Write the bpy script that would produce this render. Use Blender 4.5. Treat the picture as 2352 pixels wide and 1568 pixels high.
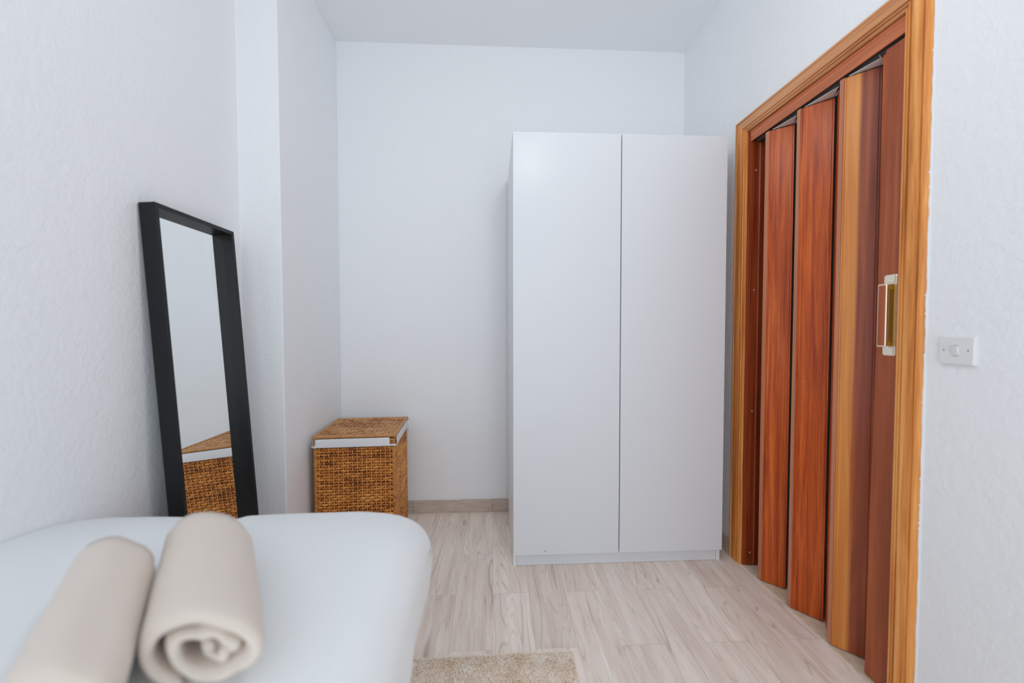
import bpy, bmesh, math, random
from mathutils import Vector, Matrix, noise

# ------------------------------------------------------------------ camera, world, light, exposure
scene = bpy.context.scene
for o in list(bpy.data.objects):
    bpy.data.objects.remove(o, do_unlink=True)
COL = scene.collection
random.seed(7)

CAM_H = 1.119
cam_data = bpy.data.cameras.new('camera')
cam = bpy.data.objects.new('camera', cam_data)
COL.objects.link(cam)
R_ = Vector((0.9980752, -0.06199801, -0.00146482))
U_ = Vector((0.00339335, 0.03101257, 0.99951323))
F_ = Vector((0.06192241, 0.99759434, -0.03116326))
cam.matrix_world = Matrix(((R_.x, U_.x, -F_.x, 0.0),
                           (R_.y, U_.y, -F_.y, 0.0),
                           (R_.z, U_.z, -F_.z, CAM_H),
                           (0, 0, 0, 1)))
cam_data.sensor_fit = 'HORIZONTAL'
cam_data.sensor_width = 36.0
cam_data.lens = 926.686 * 36.0 / 2352.0
cam_data.clip_start = 0.02
cam_data.dof.use_dof = True
cam_data.dof.focus_distance = 1.95
cam_data.dof.aperture_fstop = 1.3
scene.camera = cam

world = bpy.data.worlds.new('world')
scene.world = world
world.use_nodes = True
world.node_tree.nodes['Background'].inputs[0].default_value = (0.75, 0.87, 1.0, 1)
world.node_tree.nodes['Background'].inputs[1].default_value = 0.01

scene.view_settings.view_transform = 'Standard'
scene.view_settings.look = 'None'
scene.view_settings.gamma = 1.0
scene.view_settings.use_curve_mapping = False
scene.view_settings.exposure = 0.0
scene.cycles.use_denoising = True
scene.cycles.max_bounces = 14
scene.cycles.diffuse_bounces = 8
scene.cycles.glossy_bounces = 6


def area_light(name, loc, target, sx, sy, power, color):
    d = bpy.data.lights.new(name, 'AREA')
    d.shape = 'RECTANGLE'
    d.size, d.size_y = sx, sy
    d.energy = power
    d.color = color
    o = bpy.data.objects.new(name, d)
    COL.objects.link(o)
    o.location = loc
    o.rotation_euler = (Vector(target) - Vector(loc)).to_track_quat('-Z', 'Y').to_euler()
    return o


# cool fill light added behind the camera, out of view
area_light('added_rear_fill', (0.15, -1.12, 1.20), (0.15, 1.0, 1.10), 1.9, 2.1, 28.0, (0.90, 0.955, 1.0))
# ceiling lamp of the room, above and just in front of the photographer
def ceiling_lamp(loc):
    d = bpy.data.lights.new('ceiling_lamp_bulb', 'POINT')
    d.energy = 7.0
    d.color = (1.0, 0.985, 0.95)
    d.shadow_soft_size = 0.06
    o = bpy.data.objects.new('ceiling_lamp_bulb', d)
    COL.objects.link(o)
    o.location = loc


ceiling_lamp((0.27, 0.88, 2.25))

# ------------------------------------------------------------------ helpers
WORLD_M = {}


def link(o, parent=None):
    COL.objects.link(o)
    if parent is not None:
        o.parent = parent
        WORLD_M[o.name] = WORLD_M[parent.name]
    else:
        WORLD_M[o.name] = Matrix.Identity(4)
    return o


def tag(o, label=None, category=None, group=None, kind=None):
    if label: o['label'] = label
    if category: o['category'] = category
    if group: o['group'] = group
    if kind: o['kind'] = kind
    return o


def thing(name, label, category, loc=(0, 0, 0), rotz=0.0, group=None, kind=None):
    o = bpy.data.objects.new(name, None)
    o.empty_display_size = 0.1
    COL.objects.link(o)
    o.location = loc
    o.rotation_euler = (0, 0, rotz)
    WORLD_M[o.name] = Matrix.Translation(loc) @ Matrix.Rotation(rotz, 4, 'Z')
    return tag(o, label, category, group, kind)


class MB:
    """collects verts and faces for one mesh"""

    def __init__(self):
        self.v, self.f = [], []

    def add(self, verts, faces):
        n = len(self.v)
        self.v += [Vector(p) for p in verts]
        self.f += [[i + n for i in fc] for fc in faces]
        return self

    def box(self, x0, y0, z0, x1, y1, z1):
        v = [(x0, y0, z0), (x1, y0, z0), (x1, y1, z0), (x0, y1, z0), (x0, y0, z1), (x1, y0, z1), (x1, y1, z1), (x0, y1, z1)]
        return self.add(v, [(0, 3, 2, 1), (4, 5, 6, 7), (0, 1, 5, 4), (1, 2, 6, 5), (2, 3, 7, 6), (3, 0, 4, 7)])

    def prism(self, poly, z0, z1):
        n = len(poly)
        area = sum(poly[i][0] * poly[(i + 1) % n][1] - poly[(i + 1) % n][0] * poly[i][1] for i in range(n))
        if area < 0: poly = poly[::-1]
        v = [(x, y, z0) for x, y in poly] + [(x, y, z1) for x, y in poly]
        f = [tuple(range(n - 1, -1, -1)), tuple(range(n, 2 * n))]
        f += [(i, (i + 1) % n, n + (i + 1) % n, n + i) for i in range(n)]
        return self.add(v, f)

    def tube(self, pts, ru, rv=None, up=Vector((0, 0, 1)), n=6, cap=True, close=False):
        """sweep an ellipse: ru along up, rv along the side"""
        rv = ru if rv is None else rv
        pts = [Vector(p) for p in pts]
        m = len(pts)
        base = len(self.v)
        for i, p in enumerate(pts):
            a = pts[(i - 1) % m] if (i > 0 or close) else p
            b = pts[(i + 1) % m] if (i < m - 1 or close) else p
            t = (b - a).normalized()
            s = t.cross(up)
            if s.length < 1e-5: s = t.orthogonal()
            s.normalize()
            u = s.cross(t).normalized()
            for k in range(n):
                an = 2 * math.pi * k / n
                self.v.append(p + u * (ru * math.cos(an)) + s * (rv * math.sin(an)))
        rng = m if close else m - 1
        for i in range(rng):
            j = (i + 1) % m
            for k in range(n):
                k2 = (k + 1) % n
                self.f.append([base + i * n + k, base + i * n + k2, base + j * n + k2, base + j * n + k])
        if cap and not close:
            self.f.append([base + k for k in range(n)][::-1])
            self.f.append([base + (m - 1) * n + k for k in range(n)])
        return self

    def disc(self, c, nrm, r, h, n=16):
        c, nrm = Vector(c), Vector(nrm).normalized()
        a = nrm.orthogonal().normalized()
        b = nrm.cross(a)
        v = []
        for rr, hh in ((r, 0), (r, h * .7), (r * .8, h)):
            v += [c + a * (rr * math.cos(2 * math.pi * k / n)) + b * (rr * math.sin(2 * math.pi * k / n)) + nrm * hh for k in range(n)]
        f = [tuple(range(n))[::-1], tuple(range(2 * n, 3 * n))]
        for q in range(2):
            f += [(q * n + k, q * n + (k + 1) % n, q * n + n + (k + 1) % n, q * n + n + k) for k in range(n)]
        return self.add(v, f)

    def build(self, name, mat, parent=None, smooth=False, bevel=0.0, seg=2, world=False, angle=35):
        vs = self.v
        if world and parent is not None:
            inv = WORLD_M[parent.name].inverted()
            vs = [inv @ p for p in vs]
        me = bpy.data.meshes.new(name)
        me.from_pydata([tuple(p) for p in vs], [], self.f)
        me.validate()
        bm = bmesh.new()
        bm.from_mesh(me)
        bmesh.ops.recalc_face_normals(bm, faces=bm.faces)
        bm.to_mesh(me)
        bm.free()
        me.materials.append(mat)
        if smooth:
            for p in me.polygons: p.use_smooth = True
        o = bpy.data.objects.new(name, me)
        link(o, parent)
        if bevel:
            md = o.modifiers.new('bevel', 'BEVEL')
            md.width, md.segments, md.limit_method, md.angle_limit = bevel, seg, 'ANGLE', math.radians(angle)
            md.harden_normals = False
        return o


# ------------------------------------------------------------------ materials
def new_mat(name):
    m = bpy.data.materials.new(name)
    m.use_nodes = True
    nt = m.node_tree
    return m, nt, nt.nodes['Principled BSDF']


def nd(nt, typ, **kw):
    n = nt.nodes.new(typ)
    for k, v in kw.items():
        setattr(n, k, v)
    return n


def math_n(nt, op, a, b=None, clamp=False):
    n = nt.nodes.new('ShaderNodeMath')
    n.operation = op
    n.use_clamp = clamp
    for i, x in enumerate((a, b)):
        if x is None: continue
        if isinstance(x, (int, float)): n.inputs[i].default_value = x
        else: nt.links.new(x, n.inputs[i])
    return n.outputs[0]


def ramp(nt, fac, stops):
    r = nt.nodes.new('ShaderNodeValToRGB')
    el = r.color_ramp.elements
    el[0].position, el[0].color = stops[0][0], (*stops[0][1], 1)
    el[1].position, el[1].color = stops[-1][0], (*stops[-1][1], 1)
    for p, c in stops[1:-1]:
        e = el.new(p)
        e.color = (*c, 1)
    nt.links.new(fac, r.inputs[0])
    return r.outputs[0]


def coords(nt, scale=(1, 1, 1), rot=(0, 0, 0), kind='Object'):
    tc = nt.nodes.new('ShaderNodeTexCoord')
    mp = nt.nodes.new('ShaderNodeMapping')
    mp.inputs['Scale'].default_value = scale
    mp.inputs['Rotation'].default_value = rot
    nt.links.new(tc.outputs[kind], mp.inputs[0])
    return mp.outputs[0]


def noise_n(nt, vec, scale, detail=3.0, rough=0.55, dist=0.0):
    n = nt.nodes.new('ShaderNodeTexNoise')
    n.inputs['Scale'].default_value = scale
    n.inputs['Detail'].default_value = detail
    n.inputs['Roughness'].default_value = rough
    n.inputs['Distortion'].default_value = dist
    nt.links.new(vec, n.inputs['Vector'])
    return n.outputs['Fac']


def bump_n(nt, bsdf, height, strength, distance):
    b = nt.nodes.new('ShaderNodeBump')
    b.inputs['Strength'].default_value = strength
    b.inputs['Distance'].default_value = distance
    nt.links.new(height, b.inputs['Height'])
    nt.links.new(b.outputs[0], bsdf.inputs['Normal'])


def mix_rgb(nt, fac, a, b, mode='MIX'):
    n = nt.nodes.new('ShaderNodeMix')
    n.data_type = 'RGBA'
    n.blend_type = mode
    for s, x in ((0, fac), (6, a), (7, b)):
        if isinstance(x, (int, float)): n.inputs[s].default_value = x
        elif isinstance(x, tuple): n.inputs[s].default_value = (*x, 1)
        else: nt.links.new(x, n.inputs[s])
    return n.outputs[2]


def plain(name, color, rough=0.5, metallic=0.0, spec=0.5, noise_amt=0.0, nscale=30, bump=0.0, bscale=200):
    m, nt, b = new_mat(name)
    b.inputs['Base Color'].default_value = (*color, 1)
    b.inputs['Roughness'].default_value = rough
    b.inputs['Metallic'].default_value = metallic
    b.inputs['Specular IOR Level'].default_value = spec
    v = coords(nt)
    if noise_amt:
        f = noise_n(nt, v, nscale)
        c = ramp(nt, f, [(0.3, tuple(x * (1 - noise_amt) for x in color)), (0.7, tuple(min(1, x * (1 + noise_amt)) for x in color))])
        nt.links.new(c, b.inputs['Base Color'])
    if bump:
        bump_n(nt, b, noise_n(nt, v, bscale, 4), bump, 0.001)
    return m


def plaster(name, color, bump=0.35, scale=60):
    m, nt, b = new_mat(name)
    b.inputs['Base Color'].default_value = (*color, 1)
    b.inputs['Roughness'].default_value = 0.75
    b.inputs['Specular IOR Level'].default_value = 0.2
    v = coords(nt)
    h = math_n(nt, 'ADD', noise_n(nt, v, scale, 4, 0.5, 0.6), math_n(nt, 'MULTIPLY', noise_n(nt, v, scale * 0.3, 2), 0.8))
    bump_n(nt, b, h, bump, 0.004)
    return m


def chips(nt, col):
    """pale chips and scuffs knocked into the bottom of the folding door"""
    v = coords(nt, (1, 1, 1.6))
    n = noise_n(nt, v, 70, 2, 0.7)
    tc = nt.nodes.new('ShaderNodeTexCoord')
    sp = nt.nodes.new('ShaderNodeSeparateXYZ')
    nt.links.new(tc.outputs['Object'], sp.inputs[0])
    low = math_n(nt, 'SUBTRACT', 1.0, math_n(nt, 'MULTIPLY', sp.outputs[2], 4.5), True)
    t = math_n(nt, 'MULTIPLY', math_n(nt, 'GREATER_THAN', math_n(nt, 'ADD', n, math_n(nt, 'MULTIPLY', low, 0.055)), 0.765), 0.65)
    return mix_rgb(nt, t, col, (0.62, 0.36, 0.24))


def wood(name, dark, mid, light, axis='Z', fine=1.0, rough=0.38, bump=0.08, coat=0.06):
    m, nt, b = new_mat(name)
    st = {'Z': (1, 1, 0.03), 'Y': (1, 0.03, 1), 'X': (0.03, 1, 1)}[axis]
    v = coords(nt, st)
    a = noise_n(nt, v, 38 * fine, 4, 0.6, 0.5)
    c = noise_n(nt, v, 260 * fine, 3, 0.6)
    f = math_n(nt, 'ADD', math_n(nt, 'MULTIPLY', a, 0.75), math_n(nt, 'MULTIPLY', c, 0.25))
    col = ramp(nt, f, [(0.38, dark), (0.5, mid), (0.62, light)])
    if name == 'mahogany_panel': col = chips(nt, col)
    nt.links.new(col, b.inputs['Base Color'])
    b.inputs['Roughness'].default_value = rough
    b.inputs['Specular IOR Level'].default_value = 0.32
    b.inputs['Coat Weight'].default_value = coat
    b.inputs['Coat Roughness'].default_value = 0.3
    if bump: bump_n(nt, b, c, bump, 0.001)
    return m


WALL_C = (0.86, 0.88, 0.905)
M_wall = plaster('white_wall_plaster', WALL_C, 0.5, 75)
M_wall_smooth = plaster('white_wall_plaster_smooth', WALL_C, 0.18, 60)
M_ceil = plaster('white_ceiling_paint', (0.86, 0.88, 0.905), 0.06, 40)


def floor_mat():
    m, nt, b = new_mat('wood_look_floor_tile')
    L = nt.links
    v = coords(nt, rot=(0, 0, math.radians(1.1)))
    sp = nt.nodes.new('ShaderNodeSeparateXYZ')
    L.new(v, sp.inputs[0])
    W, LEN = 0.1525, 0.60
    u = math_n(nt, 'DIVIDE', math_n(nt, 'ADD', sp.outputs[0], 10 * W + 0.0115), W)
    col = math_n(nt, 'FLOOR', u)
    fu = math_n(nt, 'FRACT', u)
    odd = math_n(nt, 'MODULO', col, 2.0)
    w = math_n(nt, 'ADD', math_n(nt, 'DIVIDE', math_n(nt, 'ADD', sp.outputs[1], 10 * LEN - 1.675), LEN), math_n(nt, 'MULTIPLY', odd, 0.5))
    row = math_n(nt, 'FLOOR', w)
    fw = math_n(nt, 'FRACT', w)
    cell = nt.nodes.new('ShaderNodeCombineXYZ')
    L.new(col, cell.inputs[0]); L.new(row, cell.inputs[1])
    wn = nt.nodes.new('ShaderNodeTexWhiteNoise')
    wn.noise_dimensions = '3D'
    L.new(cell.outputs[0], wn.inputs['Vector'])
    rnd = wn.outputs['Value']
    # per-plank shifted grain space
    off = nt.nodes.new('ShaderNodeVectorMath'); off.operation = 'SCALE'
    L.new(wn.outputs['Color'], off.inputs[0]); off.inputs['Scale'].default_value = 37.0
    add = nt.nodes.new('ShaderNodeVectorMath'); add.operation = 'ADD'
    L.new(v, add.inputs[0]); L.new(off.outputs[0], add.inputs[1])
    mp = nt.nodes.new('ShaderNodeMapping')
    mp.inputs['Scale'].default_value = (1.0, 0.085, 1.0)
    L.new(add.outputs[0], mp.inputs[0])
    g = noise_n(nt, mp.outputs[0], 9.0, 1.5, 0.45, 0.35)
    fr = math_n(nt, 'FRACT', math_n(nt, 'MULTIPLY', g, 20.0))
    line = math_n(nt, 'POWER', math_n(nt, 'ABSOLUTE', math_n(nt, 'SUBTRACT', math_n(nt, 'MULTIPLY', fr, 2.0), 1.0)), 7.0)
    fade = noise_n(nt, mp.outputs[0], 22.0, 2, 0.5)
    fade = math_n(nt, 'MULTIPLY', math_n(nt, 'SUBTRACT', fade, 0.36, True), 3.4, True)
    line = math_n(nt, 'MULTIPLY', line, fade)
    fine = noise_n(nt, mp.outputs[0], 170.0, 3, 0.6)
    broad = noise_n(nt, mp.outputs[0], 26.0, 2, 0.5)
    base = ramp(nt, broad, [(0.30, (0.78, 0.66, 0.575)), (0.5, (0.88, 0.78, 0.705)), (0.72, (0.93, 0.855, 0.79))])
    base = mix_rgb(nt, math_n(nt, 'MULTIPLY', line, 0.72), base, (0.42, 0.30, 0.22))
    base = mix_rgb(nt, math_n(nt, 'MULTIPLY', math_n(nt, 'SUBTRACT', fine, 0.52, True), 1.5, True), base, (0.50, 0.39, 0.31))
    tone = ramp(nt, rnd, [(0.0, (0.93, 0.91, 0.89)), (0.5, (0.985, 0.98, 0.975)), (1.0, (1.04, 1.04, 1.03))])
    base = mix_rgb(nt, 1.0, base, tone, 'MULTIPLY')

    def edge(f_, size):
        d = math_n(nt, 'MINIMUM', f_, math_n(nt, 'SUBTRACT', 1.0, f_))
        return math_n(nt, 'LESS_THAN', math_n(nt, 'MULTIPLY', d, size), 0.0009)
    gr = math_n(nt, 'MAXIMUM', edge(fu, W), edge(fw, LEN))
    base = mix_rgb(nt, math_n(nt, 'MULTIPLY', gr, 0.45), base, (0.45, 0.37, 0.31))
    L.new(base, b.inputs['Base Color'])
    b.inputs['Roughness'].default_value = 0.42
    b.inputs['Specular IOR Level'].default_value = 0.35
    bump_n(nt, b, math_n(nt, 'SUBTRACT', math_n(nt, 'MULTIPLY', fine, 0.3), gr), 0.15, 0.001)
    return m


M_floor = floor_mat()


def base_tile_mat():
    m, nt, b = new_mat('baseboard_tile')
    v = coords(nt, (0.06, 0.06, 1.0))
    g = noise_n(nt, v, 26, 2, 0.5, 0.5)
    fr = math_n(nt, 'FRACT', math_n(nt, 'MULTIPLY', g, 9.0))
    line = math_n(nt, 'POWER', math_n(nt, 'ABSOLUTE', math_n(nt, 'SUBTRACT', math_n(nt, 'MULTIPLY', fr, 2.0), 1.0)), 4.0)
    fine = noise_n(nt, v, 190, 3)
    c = ramp(nt, fine, [(0.35, (0.50, 0.41, 0.34)), (0.65, (0.64, 0.55, 0.48))])
    c = mix_rgb(nt, math_n(nt, 'MULTIPLY', line, 0.5), c, (0.31, 0.235, 0.18))
    nt.links.new(c, b.inputs['Base Color'])
    b.inputs['Roughness'].default_value = 0.45
    return m


M_base = base_tile_mat()
M_ward = plain('white_wardrobe_foil', (0.735, 0.77, 0.81), 0.32, spec=0.3)
M_ward_side = plain('white_wardrobe_side', (0.80, 0.805, 0.82), 0.4, spec=0.4)
M_gap = plain('dark_gap', (0.04, 0.03, 0.028), 0.7)
M_black = plain('black_stained_frame', (0.006, 0.0075, 0.009), 0.45, spec=0.35, bump=0.05, bscale=300)
m, nt, b = new_mat('mirror_silver')
b.inputs['Base Color'].default_value = (0.93, 0.95, 0.95, 1)
b.inputs['Metallic'].default_value = 1.0
b.inputs['Roughness'].default_value = 0.01
M_mirror = m
M_glass_edge = plain('mirror_edge_green', (0.25, 0.45, 0.42), 0.2)

M_case = wood('golden_brown_casing_wood', (0.50, 0.16, 0.032), (0.74, 0.29, 0.07), (0.88, 0.44, 0.14), 'Z', 1.0, 0.4)
M_case_h = wood('golden_brown_casing_wood_across', (0.42, 0.155, 0.055), (0.62, 0.275, 0.115), (0.74, 0.38, 0.18), 'Y', 1.0, 0.4)
M_jamb = wood('mahogany_jamb', (0.17, 0.026, 0.007), (0.25, 0.045, 0.012), (0.33, 0.068, 0.02), 'Z', 1.0, 0.35)
M_pelmet = wood('brown_pelmet', (0.44, 0.13, 0.05), (0.55, 0.165, 0.068), (0.64, 0.20, 0.09), 'Y', 1.0, 0.4)
M_panel = wood('mahogany_panel', (0.30, 0.040, 0.006), (0.49, 0.085, 0.011), (0.66, 0.145, 0.024), 'Z', 1.3, 0.36)
M_strip = wood('pinkish_brown_hinge_strip', (0.46, 0.165, 0.085), (0.53, 0.20, 0.105), (0.60, 0.235, 0.125), 'Z', 1.0, 0.4, 0.03)
M_post = wood('brown_lead_post', (0.28, 0.060, 0.020), (0.36, 0.086, 0.029), (0.44, 0.118, 0.042), 'Z', 1.0, 0.36)


def sapwood_panel(y_split, width):
    """third slat: golden sapwood along its far half, mahogany along the near half"""
    m, nt, b = new_mat('two_tone_panel')
    v = coords(nt, (1, 1, 0.03))
    a = noise_n(nt, v, 50, 4, 0.6, 0.5)
    sp = nt.nodes.new('ShaderNodeSeparateXYZ')
    tc = nt.nodes.new('ShaderNodeTexCoord')
    nt.links.new(tc.outputs['Object'], sp.inputs[0])
    c1 = ramp(nt, a, [(0.32, (0.55, 0.165, 0.022)), (0.68, (0.74, 0.30, 0.062))])
    c2 = ramp(nt, a, [(0.32, (0.18, 0.028, 0.008)), (0.5, (0.27, 0.050, 0.013)), (0.68, (0.37, 0.085, 0.023))])
    t = math_n(nt, 'ADD', math_n(nt, 'DIVIDE', math_n(nt, 'SUBTRACT', sp.outputs[1], y_split), width),
               math_n(nt, 'MULTIPLY', math_n(nt, 'SUBTRACT', a, 0.5), 0.9))
    t = math_n(nt, 'ADD', t, 0.5, True)
    c = chips(nt, mix_rgb(nt, t, c2, c1))
    nt.links.new(c, b.inputs['Base Color'])
    b.inputs['Roughness'].default_value = 0.36
    b.inputs['Coat Weight'].default_value = 0.15
    b.inputs['Coat Roughness'].default_value = 0.3
    return m


M_brass = plain('pale_brass', (0.92, 0.83, 0.67), 0.30, 1.0)
M_brass_d = plain('aged_brass', (0.52, 0.33, 0.08), 0.3, 1.0)
M_zinc = plain('zinc_metal', (0.62, 0.64, 0.66), 0.35, 0.8)
M_whitemetal = plain('white_metal', (0.70, 0.69, 0.68), 0.4, 0.0)
M_track = plain('dark_track_metal', (0.16, 0.16, 0.165), 0.4, 0.3)
M_thresh = plain('cream_threshold', (0.66, 0.56, 0.43), 0.5, noise_amt=0.12)
M_switch = plain('white_switch_plastic', (0.76, 0.765, 0.77), 0.3)
M_screw = plain('dark_screw_hole', (0.03, 0.03, 0.03), 0.5)
M_caulk = plain('chipped_wall_paint', (0.74, 0.76, 0.79), 0.6)


def wicker(name, scale):
    m, nt, b = new_mat(name)
    v = coords(nt, scale)
    a = noise_n(nt, v, 1.0, 3, 0.6)
    v2 = coords(nt, (1, 1, 1))
    p = noise_n(nt, v2, 9.0, 2, 0.5)
    f = math_n(nt, 'ADD', math_n(nt, 'MULTIPLY', a, 0.65), math_n(nt, 'MULTIPLY', p, 0.35))
    c = ramp(nt, f, [(0.36, (0.10, 0.028, 0.006)), (0.45, (0.42, 0.125, 0.016)), (0.54, (0.72, 0.265, 0.040)), (0.66, (0.86, 0.44, 0.12))])
    nt.links.new(c, b.inputs['Base Color'])
    b.inputs['Roughness'].default_value = 0.5
    return m


M_wick = wicker('honey_wicker', (9, 9, 75))
M_wick_lid = wicker('tan_wicker_lid', (9, 75, 9))
for e_, c_ in zip([n for n in M_wick_lid.node_tree.nodes if n.type == 'VALTORGB'][0].color_ramp.elements,
                  ((0.22, 0.075, 0.025), (0.48, 0.21, 0.075), (0.68, 0.35, 0.15), (0.80, 0.48, 0.24))):
    e_.color = (*c_, 1)
M_stake = plain('pale_wicker_stake', (0.62, 0.34, 0.13), 0.5, noise_amt=0.25, nscale=40)


def wrapped():
    m, nt, b = new_mat('wrapped_wicker_rim')
    v = coords(nt, (90, 90, 90))
    a = noise_n(nt, v, 1.6, 2)
    c = ramp(nt, a, [(0.3, (0.42, 0.17, 0.045)), (0.7, (0.66, 0.35, 0.14))])
    nt.links.new(c, b.inputs['Base Color'])
    b.inputs['Roughness'].default_value = 0.45
    bump_n(nt, b, a, 0.5, 0.003)
    return m


M_rim = wrapped()
M_corner = wood('wicker_corner_post', (0.34, 0.12, 0.025), (0.50, 0.20, 0.045), (0.58, 0.27, 0.08), 'X', 1.5, 0.5, 0.1, 0.0)
M_liner = plain('white_liner_cloth', (0.80, 0.81, 0.84), 0.8, spec=0.2, bump=0.2, bscale=90)


def cloth(name, color, rough, nscale, strength, dist):
    m, nt, b = new_mat(name)
    b.inputs['Base Color'].default_value = (*color, 1)
    b.inputs['Roughness'].default_value = rough
    b.inputs['Specular IOR Level'].default_value = 0.15
    b.inputs['Sheen Weight'].default_value = 0.15
    v = coords(nt)
    bump_n(nt, b, noise_n(nt, v, nscale, 4, 0.65), strength, dist)
    return m


M_sheet = cloth('white_cotton_sheet', (0.79, 0.815, 0.83), 0.85, 500, 0.12, 0.0006)
M_mattress = plain('mattress_ticking', (0.7, 0.7, 0.72), 0.8)
M_bedbase = plain('grey_bed_base', (0.18, 0.18, 0.19), 0.7)
M_towel = cloth('beige_terry', (0.74, 0.655, 0.585), 0.95, 700, 0.5, 0.002)


def rug_mat():
    m, nt, b = new_mat('beige_shag')
    v = coords(nt)
    a = noise_n(nt, v, 14, 3)
    c = ramp(nt, a, [(0.35, (0.88, 0.74, 0.60)), (0.65, (0.97, 0.90, 0.82))])
    nt.links.new(c, b.inputs['Base Color'])
    b.inputs['Roughness'].default_value = 0.95
    return m


M_rug = rug_mat()

# ------------------------------------------------------------------ room shell
XR = 1.205            # right wall face
ZC = 2.795            # ceiling
YB0, SL = 2.450, -0.0135   # back wall y at x=0.119 and slope
yb = lambda x: YB0 + SL * (x - 0.119)
XL, XL2, YJ = -1.040, -0.872, 1.787   # recessed left wall, projecting left wall, the step between
YREAR = -1.15
DY0, DY1, DZ = 1.075, 1.845, 2.050    # rough opening of the doorway

S = lambda o: tag(o, kind='structure')
S(MB().box(-1.25, YREAR - .15, -0.1, 1.75, 2.65, 0.0).build('floor', M_floor))
S(MB().box(-1.25, YREAR - .15, ZC, 1.45, 2.65, ZC + .1).build('ceiling', M_ceil))
S(MB().prism([(-1.2, yb(-1.2)), (1.4, yb(1.4)), (1.4, 2.62), (-1.2, 2.62)], 0, ZC).build('wall_back', M_wall_smooth))
wr = MB()
wr.box(XR, YREAR - .1, 0, XR + .11, DY0, ZC)
wr.box(XR, DY1, 0, XR + .11, yb(XR) , ZC)
wr.box(XR, DY0, DZ, XR + .11, DY1, ZC)
S(wr.build('wall_right', M_wall))
wl = MB().prism([(XL, YREAR - .1), (XL, YJ), (XL2, YJ), (XL2, yb(XL2)), (-1.2, yb(-1.2)), (-1.2, YREAR - .1)], 0, ZC)
S(wl.build('wall_left', M_wall, bevel=0.004))
# rear wall, with an unseen opening added to hold the fill light
wx0, wx1, wz0, wz1 = -0.82, 1.12, 0.13, 2.27
rw = MB()
rw.box(XL, YREAR - .1, 0, wx0, YREAR, ZC).box(wx1, YREAR - .1, 0, XR, YREAR, ZC)
rw.box(wx0, YREAR - .1, 0, wx1, YREAR, wz0).box(wx0, YREAR - .1, wz1, wx1, YREAR, ZC)
S(rw.build('wall_rear', M_wall))
wf = MB()
for a in ((wx0, wz0, wx0 + .05, wz1), (wx1 - .05, wz0, wx1, wz1), (wx0, wz0, wx1, wz0 + .05), (wx0, wz1 - .05, wx1, wz1)):
    wf.box(a[0], YREAR - .06, a[1], a[2], YREAR - .02, a[3])
S(wf.build('added_fill_frame', M_whitemetal))  # frame round the added opening of the rear fill light

# baseboards (tile pieces with fine joints)
def baseboard_run(mb, p0, p1, joints, h=0.0765, t=0.012):
    p0, p1 = Vector((*p0, 0)), Vector((*p1, 0))
    d = (p1 - p0); Ltot = d.length; d.normalize()
    n = Vector((d.y, -d.x, 0))      # towards the room
    js = [0.0] + [j for j in joints if 0 < j < Ltot] + [Ltot]
    for a, b_ in zip(js[:-1], js[1:]):
        a2, b2 = a + .0007, b_ - .0007
        q = [p0 + d * a2, p0 + d * b2, p0 + d * b2 + n * t, p0 + d * a2 + n * t]
        mb.prism([(v.x, v.y) for v in q], 0.0, h)
bb = MB()
baseboard_run(bb, (XL2, yb(XL2)), (XR, yb(XR)), [0.02, 0.42, 0.902, 1.36, 1.82])
S(bb.build('baseboard_back', M_base, bevel=0.0012))
bb = MB()
baseboard_run(bb, (XR, yb(XR) - .013), (XR, 1.880), [0.28])
baseboard_run(bb, (XR, 1.036), (XR, YREAR), [0.4, 1.0, 1.6])
S(bb.build('baseboard_right', M_base, bevel=0.0012))
bb = MB()
baseboard_run(bb, (XL2, YJ), (XL2, yb(XL2) - .013), [0.3])
S(bb.build('baseboard_left', M_base, bevel=0.0012))

# ------------------------------------------------------------------ doorway: casing, lining, threshold
door = thing('door_1', None, None, (XR, 1.457, 0), kind='structure')
OF, ON, OT = 1.900, 1.0340, 2.098     # outer edges of the casing
IF, IN, IT = 1.810, 1.106, 2.020      # inner edges
PROF = [(0.0, 0.0), (0.0, .005), (.003, .0095), (.008, .0145), (.013, .0165), (.0150, .0105), (.0175, .0105), (.0195, .0145), (.030, .0165), (.040, .0175), (.046, .0165),
        (.0475, .0090), (.0505, .0090), (.052, .0150), (.0555, .0155), (.0570, .0085), (.0595, .0085), (.0612, .0125), (.066, .0120), (.067, .004), (.067, -.002)]
K = len(PROF)
KF, KN, KT = (OF - IF) / .067, (IN - ON) / .067, (OT - IT) / .067


def sweep_casing(name, P0, P1, mat):
    mb = MB()
    v = [P0(w, p) for w, p in PROF] + [P1(w, p) for w, p in PROF]
    f = [(i, i + 1, K + i + 1, K + i) for i in range(K - 1)]
    f += [tuple(range(K)), tuple(range(2 * K - 1, K - 1, -1))]
    mb.add(v, f)
    return mb.build(name, mat, door, world=True)


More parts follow.
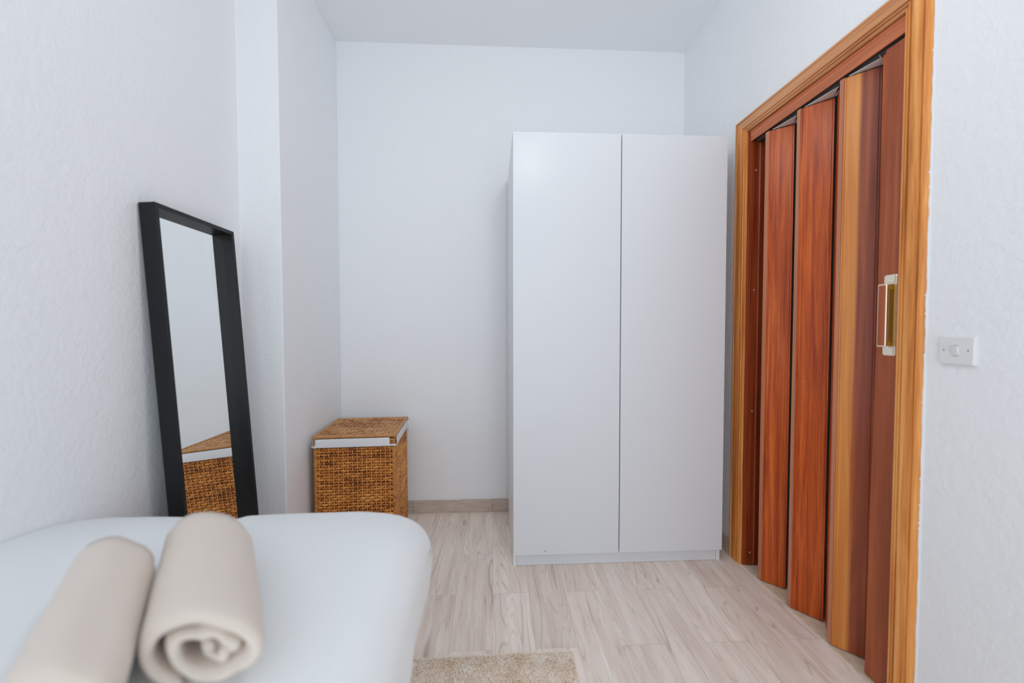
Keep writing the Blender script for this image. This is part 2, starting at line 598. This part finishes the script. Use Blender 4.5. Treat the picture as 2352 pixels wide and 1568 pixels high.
sweep_casing('casing', lambda w, p: (XR - p, OF - w * KF, 0.0), lambda w, p: (XR - p, OF - w * KF, OT - w * KT), M_case)
sweep_casing('casing', lambda w, p: (XR - p, OF - w * KF, OT - w * KT), lambda w, p: (XR - p, ON + w * KN, OT - w * KT), M_case_h)
sweep_casing('casing', lambda w, p: (XR - p, ON + w * KN, OT - w * KT), lambda w, p: (XR - p, ON + w * KN, 0.0), M_case)
jb = MB()
jb.box(XR - .004, IF - .001, 0, XR + .11, IF + .03, IT + .03)
jb.box(XR - .003, IF - .010, 0, XR + .012, IF, IT)
jb.build('jamb', M_jamb, door, world=True, bevel=.001)
jb = MB()
jb.box(XR - .004, IN - .03, 0, XR + .11, IN + .001, IT + .03)
jb.build('jamb', M_jamb, door, world=True, bevel=.001)
jb = MB().box(XR - .004, IN, IT, XR + .11, IF, IT + .03)
jb.build('head_lining', M_pelmet, door, world=True)
jb = MB().box(XR + .001, IN + .001, 1.9725, XR + .006, IF - .010, IT)
jb.box(XR - .002, IN + .001, IT - .010, XR + .004, IF - .010, IT)
jb.build('pelmet', M_pelmet, door, world=True, bevel=.0012)
MB().box(XR - .004, IN, 0.0002, XR + .10, IF, 0.004).build('threshold', M_thresh, door, world=True, bevel=.001)
# jagged paint edge where wall paint meets the near casing
pe = MB()
N = 420
rr = random.Random(3)
vv = []
for i in range(N + 1):
    z = 2.09 * i / N
    w0 = max(0, .0011 * noise.noise(Vector((z * 31, 1.3, 0))) + .0006) + (.0016 if rr.random() < .03 else 0)
    vv.append((XR - .0002, ON - .0035 - .0012 * noise.noise(Vector((z * 19, 5, 0))), z))
    vv.append((XR - .0030, ON - .0012, z))
    vv.append((XR - .0056 - w0 * 1.2, ON + w0 - .0004, z))
pe.add(vv, [(i * 3 + k, i * 3 + k + 1, i * 3 + k + 4, i * 3 + k + 3) for i in range(N) for k in range(2)])
pe.build('paint_edge', M_caulk, door, world=True)

# ------------------------------------------------------------------ folding door
fd = thing('folding_door', 'closed brown mahogany accordion folding door with brass pull, in the golden wood casing', 'door',
           (1.24, 1.457, 0.008), kind='thing')
ZB, ZT = 0.008, 1.960
pleats = [(1.700, 1.678, 1.6135), (1.5215, 1.5036, 1.4211), (1.331, 1.3144, 1.2436)]   # strip far, strip near, slat back end
XF, XBK = 1.2045, 1.268


def slab(x0, y0, x1, y1, t, z0=ZB, z1=ZT):
    """upright board between two plan points, thickness t towards +X"""
    d = Vector((x1 - x0, y1 - y0)).normalized()
    n = Vector((-d.y, d.x))
    if n.x < 0: n = -n
    return MB().prism([(x0, y0), (x1, y1), (x1 + n.x * t, y1 + n.y * t), (x0 + n.x * t, y0 + n.y * t)], z0, z1)


def grooved(x0, y0, x1, y1, t):
    """slat with fine beads close to both long edges"""
    a, b_ = Vector((x0, y0)), Vector((x1, y1))
    d = (b_ - a); Ln = d.length; d.normalize()
    n = Vector((-d.y, d.x))
    if n.x < 0: n = -n
    prof = [(0, 0), (.004, 0), (.0048, .0012), (.0058, 0), (Ln - .0065, 0), (Ln - .0055, .0014), (Ln - .0042, 0), (Ln, 0), (Ln, t), (0, t)]
    return MB().prism([tuple(a + d * s + n * h) for s, h in prof], ZB, ZT)


# starting profile fixed to the far jamb
st = MB().prism([(XR + .012, IF - .0095), (XR + .012, IF - .016), (XR + .066, IF - .016), (XR + .066, IF - .002), (XR + .012, IF - .002)], ZB, ZT + .01)
st.prism([(XR + .040, IF - .016), (XR + .044, IF - .020), (XR + .048, IF - .016)], ZB, ZT + .01)
sp_ = st.build('wall_profile', M_jamb, fd, world=True)
for z in (1.842, 1.297, 0.735, 0.066):
    s = MB().disc((XR + .026, IF - .016, z), (0, -1, 0), .0048, .0016).build('screw', M_zinc, sp_, smooth=False, world=True)
    MB().disc((XR + .026, IF - .0176, z), (0, -1, 0), .0018, .0004, 10).build('screw_recess', M_screw, sp_, world=True) if False else None
prev = (XBK + .020, IF - .018)
for i, (yf, yn, yk) in enumerate(pleats):
    slab(XF + .004, yf - .0005, prev[0], prev[1], .006).build('return_panel', M_panel, fd, world=True)
    MB().prism([(XF, yf), (XF, yn), (XF + .010, yn + .002), (XF + .010, yf - .002)], ZB, ZT + .003).build('hinge_strip', M_strip, fd, world=True, bevel=.0012)
    mat = M_panel if i < 2 else sapwood_panel((yn - .0335) - 1.457, 0.008)
    grooved(XF + .0015, yn - .0012, XBK, yk, .007).build('panel', mat, fd, world=True)
    prev = (XBK + .018, yk + .010)
slab(1.222, 1.196, prev[0], prev[1], .006).build('return_panel', M_panel, fd, world=True)
pp = [(1.2150, 1.1990), (1.2135, 1.1955), (1.2135, IN + .004), (1.232, IN + .004), (1.232, 1.1990)]
post = MB().prism(pp, ZB, ZT + .003)
for p in post.v:                      # the post hangs slightly out of plumb
    if p.z > 1 and p.y > 1.15: p.y -= .017
post = post.build('lead_post', M_post, fd, world=True, bevel=.0012)
# track and the little steel links that carry the slats
tr = MB().box(XR + .028, IN + .004, 1.9715, XR + .038, IF - .004, 2.006).box(XR + .056, IN + .004, 1.9715, XR + .068, IF - .004, 2.006)
tr.box(XR + .028, IN + .004, 2.000, XR + .068, IF - .004, 2.006)
tr.build('track', M_track, fd, world=True, bevel=.001)
for i, (yf, yn, yk) in enumerate(pleats):
    ynext = pleats[i + 1][0] if i < 2 else 1.199
    lk = MB().prism([(XF + .012, yn - .006), (XBK - .002, yk + .004), (XBK + .004, yk - .004), (XBK - .006, yk - .020), (XF + .012, ynext + .006), (XF + .030, ynext + .02)], ZT + .004, ZT + .0065)
    lk.build('steel_link', M_whitemetal, fd, world=True)
    MB().box(XR + .042, yn - .045, ZT + .005, XR + .054, yn - .037, 1.985).build('hanger', M_zinc, fd, world=True, bevel=.001)

# pull handle
HX = 1.2135
def rrect(cy, cz, hy, hz, r, n=5):
    pts = []
    for (sy, sz, a0) in ((1, 1, 0), (-1, 1, 90), (-1, -1, 180), (1, -1, 270)):
        for k in range(n + 1):
            a = math.radians(a0 + 90 * k / n)
            pts.append((cy + sy * (hy - r) + r * math.cos(a), cz + sz * (hz - r) + r * math.sin(a)))
    return pts


def plate(mb, pts, x0, x1, bev=.0012, cy=None, cz=None):
    n = len(pts)
    cy = sum(p[0] for p in pts) / n; cz = sum(p[1] for p in pts) / n
    ins = [(cy + (p[0] - cy) * .95, cz + (p[1] - cz) * .992) for p in pts]
    v = [(x0, *p) for p in pts] + [(x1 + bev, *p) for p in pts] + [(x1, *p) for p in ins]
    f = [tuple(range(n)), tuple(range(3 * n - 1, 2 * n - 1, -1))]
    for q in range(2):
        f += [(q * n + k, q * n + (k + 1) % n, q * n + n + (k + 1) % n, q * n + n + k) for k in range(n)]
    mb.add(v, f)
    return mb


hp = plate(MB(), rrect(1.1435, 1.1585, .0200, .1220, .007), HX, HX - .0035).build('handle', M_brass, fd, world=True)
rc = MB().box(HX - .0046, 1.1300, 1.066, HX - .0030, 1.1540, 1.252).build('recess_plate', M_brass_d, hp, world=True)
for z0 in (1.040, 1.256):
    MB().box(HX - .0052, 1.1290, z0, HX - .003, 1.1570, z0 + .022).build('end_plate', M_brass, hp, world=True, bevel=.001)
grip = plate(MB(), rrect(1.1475, 1.1575, .0135, .0945, .004), HX - .020, HX - .0255).build('grip', M_brass, hp, world=True)
plate(MB(), rrect(1.1475, 1.1575, .0112, .0905, .003), HX - .0250, HX - .0262, .0003).build('grip_inlay', M_post, grip, world=True)
for z0 in (1.068, 1.236):
    MB().box(HX - .021, 1.142, z0, HX - .003, 1.150, z0 + .010).build('standoff', M_brass_d, grip, world=True)

# ------------------------------------------------------------------ light switch
sw = thing('light_switch', 'square white light switch on the white wall beside the door casing', 'light switch', (XR, 0.9575, 1.0615))
def swp(mb, hy, hz, x0, x1, r, inset):
    a = rrect(0, 0, hy, hz, r)
    c = rrect(0, 0, hy - inset, hz - inset, max(r - inset * .5, .001))
    n = len(a)
    v = [(x0, *p) for p in a] + [((x0 * .6 + x1 * .4), *p) for p in a] + [(x1, *p) for p in c]
    f = [tuple(range(n)), tuple(range(3 * n - 1, 2 * n - 1, -1))]
    for q in range(2):
        f += [(q * n + k, q * n + (k + 1) % n, q * n + n + (k + 1) % n, q * n + n + k) for k in range(n)]
    return mb.add(v, f)
swp(MB(), .0395, .0365, 0.0, -.0095, .004, .0025).build('plate', M_switch, sw)
for sy in (-.0265, .0275):
    MB().disc((-.0093, sy, .001), (-1, 0, 0), .0019, .0005, 12).build('screw', M_screw, sw)
MB().add([(-.0093, -.0068, -.0125), (-.0093, .0068, -.0125), (-.0093, .0068, .0125), (-.0093, -.0068, .0125),
          (-.0108, -.0068, -.0120), (-.0108, .0068, -.0120), (-.0165, .0068, .0110), (-.0165, -.0068, .0110)],
         [(0, 1, 2, 3), (4, 7, 6, 5), (0, 4, 5, 1), (1, 5, 6, 2), (2, 6, 7, 3), (3, 7, 4, 0)]).build('rocker', M_switch, sw, bevel=.0006)
for z in (-.0135, .0130):
    fr_ = MB().box(-.0098, -.0072, z, -.0092, .0072, z + .0006)
    fr_.build('rocker_seam', M_gap, sw)

# ------------------------------------------------------------------ wardrobe
wd = thing('wardrobe', 'tall white two-door wardrobe standing against the back wall', 'wardrobe', (0.1191, 1.8454, 0), -0.0135)
D = 0.585
sdL = MB().box(0.0, .021, 0.0, .018, D, 2.01).build('side_panel', M_ward_side, wd, bevel=.001)
MB().box(.982, .021, 0.0, 1.0, D, 2.01).build('side_panel', M_ward_side, wd, bevel=.001)
MB().box(.018, .021, 1.992, .982, D, 2.01).build('top_panel', M_ward_side, wd, bevel=.001)
MB().box(.018, .021, .057, .982, D - .01, .075).build('bottom_panel', M_ward_side, wd, bevel=.001)
MB().box(.018, D - .008, .057, .982, D - .002, 1.992).build('back_panel', M_ward_side, wd)
MB().box(.0188, .024, .001, .9812, .040, .056).build('plinth', M_ward, wd, bevel=.0008)
MB().box(.494, .0235, .004, .4965, .0245, .054).build('plinth_joint', M_ward_side, wd)
MB().box(.491, .022, .075, .509, .40, 1.992).build('divider', M_gap, wd)
MB().box(.001, 0.0, .062, .4978, .019, 2.0095).build('door', M_ward, wd, bevel=.0012)
dr = MB().box(.5022, 0.0, .062, .999, .019, 2.0095).build('door', M_ward, wd, bevel=.0012)
for d_ in list(wd.children):
    if d_.name == 'door':
        MB().disc((.148, 0.0, .079), (0, -1, 0), .0022, .0004, 10).build('mark', M_screw, d_)

# ------------------------------------------------------------------ leaning mirror
MX, MY, MW, ML, LEAN, MYAW, MD, MF = -1.0351, 1.2795, 0.3802, 1.5, 0.0639, -0.0034, 0.0469, 0.0141
e = Vector((math.sin(MYAW), math.cos(MYAW), 0)); nh = Vector((math.cos(MYAW), -math.sin(MYAW), 0))
up = Vector((0, 0, math.cos(LEAN))) - nh * math.sin(LEAN)
nn = nh * math.cos(LEAN) + Vector((0, 0, math.sin(LEAN)))
B0 = Vector((MX + math.sin(LEAN) * ML, MY, 0.0005))
PM = lambda s, t, d: B0 + e * s + up * t + nn * d
mi = thing('floor_mirror', 'tall narrow black-framed mirror leaning on the white wall behind the bed', 'mirror', tuple(B0))
fm = MB()
def bar(s0, s1, t0, t1, mit):
    pass
outer = [(0, 0), (MW, 0), (MW, ML), (0, ML)]
inner = [(MF, MF), (MW - MF, MF), (MW - MF, ML - MF), (MF, ML - MF)]
v = [PM(*o_, 0) for o_ in outer] + [PM(*o_, MD) for o_ in outer] + [PM(*i_, MD) for i_ in inner] + [PM(*i_, 0) for i_ in inner]
f = []
for k in range(4):
    j = (k + 1) % 4
    f += [(k, j, 4 + j, 4 + k), (4 + k, 4 + j, 8 + j, 8 + k), (8 + k, 8 + j, 12 + j, 12 + k), (12 + k, 12 + j, j, k)]
fm.add(v, f).build('frame', M_black, mi, world=True, bevel=.0010)
gl = MB()
gi = .0008
gl.add([PM(MF - .003, MF - .003, .006), PM(MW - MF + .003, MF - .003, .006), PM(MW - MF + .003, ML - MF + .003, .006), PM(MF - .003, ML - MF + .003, .006),
        PM(MF - .003, MF - .003, .010), PM(MW - MF + .003, MF - .003, .010), PM(MW - MF + .003, ML - MF + .003, .010), PM(MF - .003, ML - MF + .003, .010)],
       [(0, 3, 2, 1), (4, 5, 6, 7), (0, 1, 5, 4), (1, 2, 6, 5), (2, 3, 7, 6), (3, 0, 4, 7)])
gl.build('mirror_glass', M_mirror, mi, world=True)
bk = MB()
bk.add([PM(MF - .002, MF - .002, .001), PM(MW - MF + .002, MF - .002, .001), PM(MW - MF + .002, ML - MF + .002, .001), PM(MF - .002, ML - MF + .002, .001),
        PM(MF - .002, MF - .002, .0055), PM(MW - MF + .002, MF - .002, .0055), PM(MW - MF + .002, ML - MF + .002, .0055), PM(MF - .002, ML - MF + .002, .0055)],
       [(0, 3, 2, 1), (4, 5, 6, 7), (0, 1, 5, 4), (1, 2, 6, 5), (2, 3, 7, 6), (3, 0, 4, 7)])
bk.build('back_board', M_bedbase, mi, world=True)

# ------------------------------------------------------------------ wicker laundry basket
bx = thing('laundry_basket', 'square honey-brown wicker laundry basket with white cloth liner, in the corner', 'basket', (-0.8392, 1.9859, 0), 0.0461)
BW, BD, BH = 0.3862, 0.3843, 0.585
IN_ = 0.004


def weave(mb_w, mb_s, P, width, z0, z1, pitch, npitch, rng, amp=.0042):
    """P(s, z, out) -> point; horizontal weavers over upright stakes"""
    n_st = int(round(width / npitch))
    sp = width / n_st
    rows = int((z1 - z0) / pitch)
    for r in range(rows):
        zc = z0 + pitch * (r + .5)
        ph = r % 2
        pts = []
        wob = rng.uniform(-.0008, .0008)
        for k in range(n_st * 4 + 1):
            s = width * k / (n_st * 4)
            a = amp * math.cos(math.pi * s / sp + math.pi * ph)
            edge = min(1.0, min(s, width - s) / (sp * .95))
            pair = (1 - edge) * pitch * .46 * (1 if ph else -1)      # weavers close up in pairs round the corner posts
            pts.append(P(s, zc + wob + pair + rng.uniform(-.0007, .0007), a * edge))
        hh = pitch * rng.uniform(.40, .50)
        n0 = len(mb_w.v)
        mb_w.tube(pts, hh, .0024, up=(P(0, 1, 0) - P(0, 0, 0)).normalized(), n=6)
    for k in range(1, n_st):
        s = k * sp
        mb_s.tube([P(s, z0, 0), P(s, (z0 + z1) / 2, .0005), P(s, z1, 0)], .0030, n=6, up=(P(1, 0, 0) - P(0, 0, 0)).normalized())
    return mb_w


rng = random.Random(11)
mw, ms = MB(), MB()
zt = BH - .012
i_ = IN_
faces = [lambda s, z, o: Vector((i_ + s, i_ - o, z)),
         lambda s, z, o: Vector((BW - i_ + o, i_ + s, z)),
         lambda s, z, o: Vector((BW - i_ - s, BD - i_ + o, z)),
         lambda s, z, o: Vector((i_ - o, BD - i_ - s, z))]
for k, P in enumerate(faces):
    weave(mw, ms, P, (BW if k % 2 == 0 else BD) - 2 * i_, .012, zt, .0136, .0222, rng)
body = mw.build('body', M_wick, bx, smooth=True)
ms.build('stakes', M_stake, body, smooth=True)
for (x, y) in ((i_ + .004, i_ + .004), (BW - i_ - .004, i_ + .004), (BW - i_ - .004, BD - i_ - .004), (i_ + .004, BD - i_ - .004)):
    MB().tube([(x, y, 0.0), (x, y, .3), (x, y, BH - .004)], .0088, n=10, up=Vector((1, 0, 0))).build('corner_post', M_corner, bx, smooth=True)
for z, nm in ((.010, 'bottom_rim'), (BH - .010, 'top_rim')):
    rim = MB()
    c4 = [(i_, i_, z), (BW - i_, i_, z), (BW - i_, BD - i_, z), (i_, BD - i_, z)]
    for a, b_ in zip(c4, c4[1:] + c4[:1]):
        rim.tube([a, b_], .0075, n=8)
    rim.build(nm, M_rim, bx, smooth=True)
MB().box(.006, .006, .010, BW - .006, BD - .006, .016).build('bottom', M_wick, bx)
# cloth liner folded over the rim: a flat band on each side, notched at the corners, on a continuous hem
ln = MB()
zl0, zl1 = .5455, .588
o1 = .0078
def band(P, w, c0, c1, rng):
    n = 26
    vs, fs = [], []
    zs = [zl0, zl0 + .004, zl0 + .010, zl0 + .020, zl1 - .006, zl1]
    for i in range(n + 1):
        s = w * i / n
        for q, z in enumerate(zs):
            bulge = o1 + .0018 * math.sin(math.pi * (z - zl0) / (zl1 - zl0)) + .0016 * noise.noise(Vector((s * 22, z * 50, w * 9 + c0))) * (1 if 0 < q < 5 else .3)
            vs.append(P(max(s, .004), z, bulge))
    m_ = len(zs)
    for i in range(n):
        s = w * (i + .5) / n
        for q in range(m_ - 1):
            notch = (s < c0 or s > w - c1) and q >= 2
            if not notch: fs.append((i * m_ + q, (i + 1) * m_ + q, (i + 1) * m_ + q + 1, i * m_ + q + 1))
    ln.add(vs, fs)
full = [lambda s, z, o: Vector((s - o1 + .003, -o + 0.003, z)), lambda s, z, o: Vector((BW + o - .003, s - o1 + .003, z)),
        lambda s, z, o: Vector((BW - s + o1, BD + o - .003, z)), lambda s, z, o: Vector((-o + .003, BD - s + o1, z))]
band(full[0], BW + 2 * o1 - .006, .018, .024, rng)
band(full[1], BD + 2 * o1 - .003, .012, .012, rng)
band(full[2], BW + 2 * o1 - .003, .022, .022, rng)
band(full[3], BD + 2 * o1 - .003, .012, .012, rng)
lo_ = ln.build('liner', M_liner, bx, smooth=True)
sd = lo_.modifiers.new('thick', 'SOLIDIFY'); sd.thickness = .0016; sd.offset = -1
rb = MB().add([(BW + .004, BD - .006, .585), (BW + .010, BD + .004, .583), (BW + .024, BD + .004, .535), (BW + .017, BD - .004, .528)], [(0, 1, 2, 3)])
ro = rb.build('tie_ribbon', M_liner, bx)
sd = ro.modifiers.new('thick', 'SOLIDIFY'); sd.thickness = .0015
# lid
ml, mls = MB(), MB()
zl = BH + .012
PL = lambda s, z, o: Vector((s, z, zl + o))
weave(ml, mls, PL, BW, .008, BD - .006, .0142, .0222, rng, .0034)
lid = ml.build('lid', M_wick_lid, bx, smooth=True)
mls.build('lid_stakes', M_stake, lid, smooth=True)
lr = MB()
c4 = [(.004, .002, zl), (BW - .001, .002, zl), (BW - .001, BD - .002, zl), (.004, BD - .002, zl)]
for a, b_ in zip(c4, c4[1:] + c4[:1]):
    a, b_ = Vector(a), Vector(b_)
    n = 44
    base = len(lr.v)
    lr.tube([a + (b_ - a) * (k / n) for k in range(n + 1)], .0085, n=8)
    for k in range(n + 1):
        fct = 1 + (.09 if k % 2 else -.05)
        c = a + (b_ - a) * (k / n)
        for q in range(8):
            lr.v[base + k * 8 + q] = c + (lr.v[base + k * 8 + q] - c) * fct
for (x, y, z) in c4:
    lr.tube([(x, y, z - .009), (x, y, z + .0075)], .0098, n=10, up=Vector((1, 0, 0)))
lr.build('lid_rim', M_rim, lid, smooth=True)

# ------------------------------------------------------------------ bed
bed = thing('bed', 'single bed made up with a plain white sheet, two rolled towels lying on it', 'bed', (-0.594, 0.15, 0))
BX0, BX1, BY0, BY1 = -1.104, -0.142, -0.80, 1.150
ZTOP, ZHEM, RE, RC = 0.668, 0.425, 0.080, 0.145
cxb, cyb = (BX0 + BX1) / 2, (BY0 + BY1) / 2
ha, hb = (BX1 - BX0) / 2, (BY1 - BY0) / 2


def contour(d, n_arc=10, n_x=60, n_y=64):
    a, b_ = ha - d, hb - d
    r = max(RC - d, .004)
    r = min(r, a, b_)
    pts = []
    def arc(cx, cy, a0):
        for k in range(n_arc):
            an = math.radians(a0 + 90 * k / n_arc)
            pts.append((cx + r * math.cos(an), cy + r * math.sin(an)))
    def line(p, q, n):
        for k in range(n):
            t = k / n
            pts.append((p[0] + (q[0] - p[0]) * t, p[1] + (q[1] - p[1]) * t))
    arc(a - r, b_ - r, 0); line((a - r, b_), (-a + r, b_), n_x)
    arc(-a + r, b_ - r, 90); line((-a, b_ - r), (-a, -b_ + r), n_y)
    arc(-a + r, -b_ + r, 180); line((-a + r, -b_), (a - r, -b_), n_x)
    arc(a - r, -b_ + r, 270); line((a, -b_ + r), (a, b_ - r), n_y)
    return [(cxb + p[0], cyb + p[1]) for p in pts]


rings = []
for d in [ha - .012, .40, .36, .32, .28, .24, .20, .17, .145, .122]:
    rings.append((d, ZTOP))
for k in range(13):
    an = math.radians(90 * k / 12)
    rings.append((RE * (1 - math.sin(an)), ZTOP - RE + RE * math.cos(an)))
for z in (.57, .55, .53, .51, .49, .47, .45, .435, ZHEM):
    rings.append((0.0 + .014 * ((.55 - z) / .125) ** 2, z - .0))
rings.append((.030, ZHEM - .004))
rings.append((.060, ZHEM + .002))


def wrinkle(x, y, z):
    w = .0045 * noise.noise(Vector((x * 3.1, y * 2.6, z * 2))) + .0022 * noise.noise(Vector((x * 8 + y * 5, y * 7, z * 6)))
    return w


mb = MB()
cnt = None
for d, z in rings:
    c = contour(d)
    cnt = len(c)
    for (x, y) in c:
        w = wrinkle(x, y, z) * min(1, max(0.0, (y - .88) / .15, (x + .30) / .08, (-.05 - y) / .2, (.62 - z) / .05))
        zz = z
        if z > .58:
            zz = z + w * 1.3 - .62 * max(0, y - .85) ** 2
            zz -= .034 * (max(0, (x + .36) / .22) * max(0, (y - .85) / .30)) ** 1.6
            zz -= .013 * math.exp(-((x + .650) / .016) ** 2 - ((y - 1.10) / .07) ** 2)
        else:
            nx, ny = (x - cxb) / ha, (y - cyb) / hb
            fold = .009 * noise.noise(Vector((x * 14, y * 14, 2.5))) * (0.58 - z) / .13
            x += (1 if nx > 0 else -1) * (w + fold) * (1 if abs(nx) > abs(ny) else 0)
            y += (w + fold) * (1 if abs(ny) >= abs(nx) else 0) * (1 if ny > 0 else -1)
        mb.v.append(Vector((max(x, XL + .002), y, zz)))
nr = len(rings)
for i in range(nr - 1):
    for k in range(cnt):
        k2 = (k + 1) % cnt
        mb.f.append([i * cnt + k, i * cnt + k2, (i + 1) * cnt + k2, (i + 1) * cnt + k])
mb.f.append(list(range(cnt)))
mb.build('bed_sheet', M_sheet, bed, smooth=True, world=True)
MB().box(BX0 + .095, BY0 + .05, ZHEM + .004, BX1 - .06, BY1 - .06, ZTOP - .05).build('mattress', M_mattress, bed, world=True, bevel=.03)
MB().box(BX0 + .12, BY0 + .06, .30, BX1 - .12, BY1 - .12, ZHEM + .004).build('bed_base', M_bedbase, bed, world=True, bevel=.01)
for x in (BX0 + .18, BX1 - .19):
    for y in (BY0 + .14, BY1 - .20):
        MB().tube([(x, y, 0), (x, y, .302)], .022, n=14, up=Vector((1, 0, 0))).build('leg', M_bedbase, bed, world=True)


# ------------------------------------------------------------------ rolled towels
def ray(u, v_):
    return R_ * ((u - 1176) / 926.686) - U_ * ((v_ - 784) / 926.686) + F_


def towel(name, label, near, far, wn, wf, hn, hf, z0, seed, turns=2.35, phase=246, hand=-1):
    """spiral of thick terry between two plan points; widths and heights at both ends"""
    near, far = Vector((*near, z0)), Vector((*far, z0))
    ax = (far - near); Lg = ax.length; ax.normalize()
    side = Vector((R_.x, R_.y, 0)).normalized()
    o = thing(name, label, 'towel', tuple(near), group='rolled towels on the bed')
    rg = random.Random(seed)
    nT = int(turns * 40)
    nL = 22
    tk = 0.150           # sheet half spacing in unit radius
    mbt = MB()
    prof = []
    for i in range(nT + 1):
        th = turns * 2 * math.pi * i / nT
        rad = 1.0 - (1.0 - .14) * (i / nT) ** 1.12
        inner = i / nT
        rad *= 1 + inner * .42 * noise.noise(Vector((math.cos(th) * 1.3 + seed, math.sin(th) * 1.3, inner * 3)))
        rad *= 1 + .13 * inner * math.sin(3 * th + seed)
        prof.append((math.radians(phase) + hand * th, rad, inner))
    half = (1.0 - .16) / turns * .5 * .80
    xs = [p[1] * math.cos(p[0]) for p in prof]; zs_ = [p[1] * math.sin(p[0]) for p in prof]
    x_lo, x_hi, z_lo, z_hi = min(xs), max(xs), min(zs_), max(zs_)
    secs = []
    for j in range(nL + 1):
        t = j / nL
        # rounded lips at both ends
        lip = min(t, 1 - t) * nL
        shrink = 1.0 if lip >= 2 else (0.45, .86)[int(lip)]
        w, h = wn + (wf - wn) * t, hn + (hf - hn) * t
        row_o, row_i = [], []
        for (th, rad, inner) in prof:
            ro_, ri_ = rad - half + half * shrink, rad - half - half * shrink * .92
            ro_ = min(ro_, rad)
            endshift = -.010 * inner + .006 * noise.noise(Vector((math.cos(th) * 1.7, math.sin(th) * 1.7 + seed, inner)))
            tt = t * Lg + (-endshift if t < .5 else endshift) * (abs(t - .5) * 2) ** 3
            for rr_, row in ((ro_, row_o), (ri_, row_i)):
                cx_, cz_ = rr_ * math.cos(th), rr_ * math.sin(th)
                cx_ += .15 * inner ** 1.3; cz_ += .05 * inner
                cx_ = 2 * (cx_ - x_lo) / (x_hi - x_lo) - 1
                cz_ = 2 * (cz_ - z_lo) / (z_hi - z_lo) - 1
                wz = 1 + .02 * noise.noise(Vector((cx_ * 1.5, cz_ * 1.5, t * 3 + seed)))
                p = near + ax * tt + side * (cx_ * w / 2 * wz) + Vector((0, 0, max((cz_ + 1) * h / 2 * wz, .0005)))
                row.append(p)
        secs.append(row_o + row_i[::-1])
    m_ = len(secs[0])
    for sct in secs: mbt.v += sct
    for j in range(nL):
        for k in range(m_):
            k2 = (k + 1) % m_
            mbt.f.append([j * m_ + k, j * m_ + k2, (j + 1) * m_ + k2, (j + 1) * m_ + k])
    h2 = m_ // 2
    for base in (0, nL * m_):
        for k in range(h2 - 1):
            mbt.f.append([base + k, base + k + 1, base + m_ - 2 - k, base + m_ - 1 - k])
    tw = mbt.build('roll', M_towel, o, smooth=True, world=True)
    return o


def at_depth(u, dep, z):
    p = R_ * ((u - 1176) / 926.686 * dep) + F_ * dep
    p = p + U_ * ((z - CAM_H - p.z) / U_.z)
    return (p.x, p.y)


TZ = 0.6685
towel('rolled_towel', 'beige rolled towel showing its open spiral end, nearer the middle of the bed', at_depth(457, .494, TZ + .05), at_depth(479, .776, TZ + .05), .161, .162, .099, .106, TZ, 3)
towel('rolled_towel', 'beige rolled towel, smooth, lying between the other roll and the wall', at_depth(111, .410, TZ + .05), at_depth(268, .680, TZ + .05), .131, .135, .098, .110, TZ, 8)

# ------------------------------------------------------------------ rug
rug = thing('rug', 'beige shaggy bedside rug on the pale plank floor', 'rug', (-0.02, 0.80, 0))
RX0, RX1, RY0, RY1 = -0.30, 0.286, 0.25, 1.340
MB().box(RX0, RY0, 0.0005, RX1, RY1, .007).build('backing', M_rug, rug, world=True, bevel=.002)
pile = MB()
rg = random.Random(5)
for k in range(52000):
    x, y = rg.uniform(RX0, RX1), RY1 - (RY1 - RY0) * rg.random() ** 1.7
    h = rg.uniform(.0035, .0070)
    a = rg.uniform(0, 2 * math.pi)
    lx, ly = rg.gauss(0, .0045), rg.gauss(0, .0045)
    w = .0016
    cx_, cy_ = w * math.cos(a), w * math.sin(a)
    pile.v += [Vector((x - cx_, y - cy_, .006)), Vector((x + cx_, y + cy_, .006)),
               Vector((x + lx * .5 + cx_, y + ly * .5 + cy_, .006 + h * .7)), Vector((x + lx * .5 - cx_, y + ly * .5 - cy_, .006 + h * .7)), Vector((x + lx, y + ly, .006 + h))]
    n = len(pile.v) - 5
    pile.f += [[n, n + 1, n + 2, n + 3], [n + 3, n + 2, n + 4]]
inv = WORLD_M[rug.name].inverted()
me = bpy.data.meshes.new('pile')
me.from_pydata([tuple(inv @ p) for p in pile.v], [], pile.f)
me.materials.append(M_rug)
po = link(bpy.data.objects.new('pile', me), rug)
po['kind'] = 'stuff'
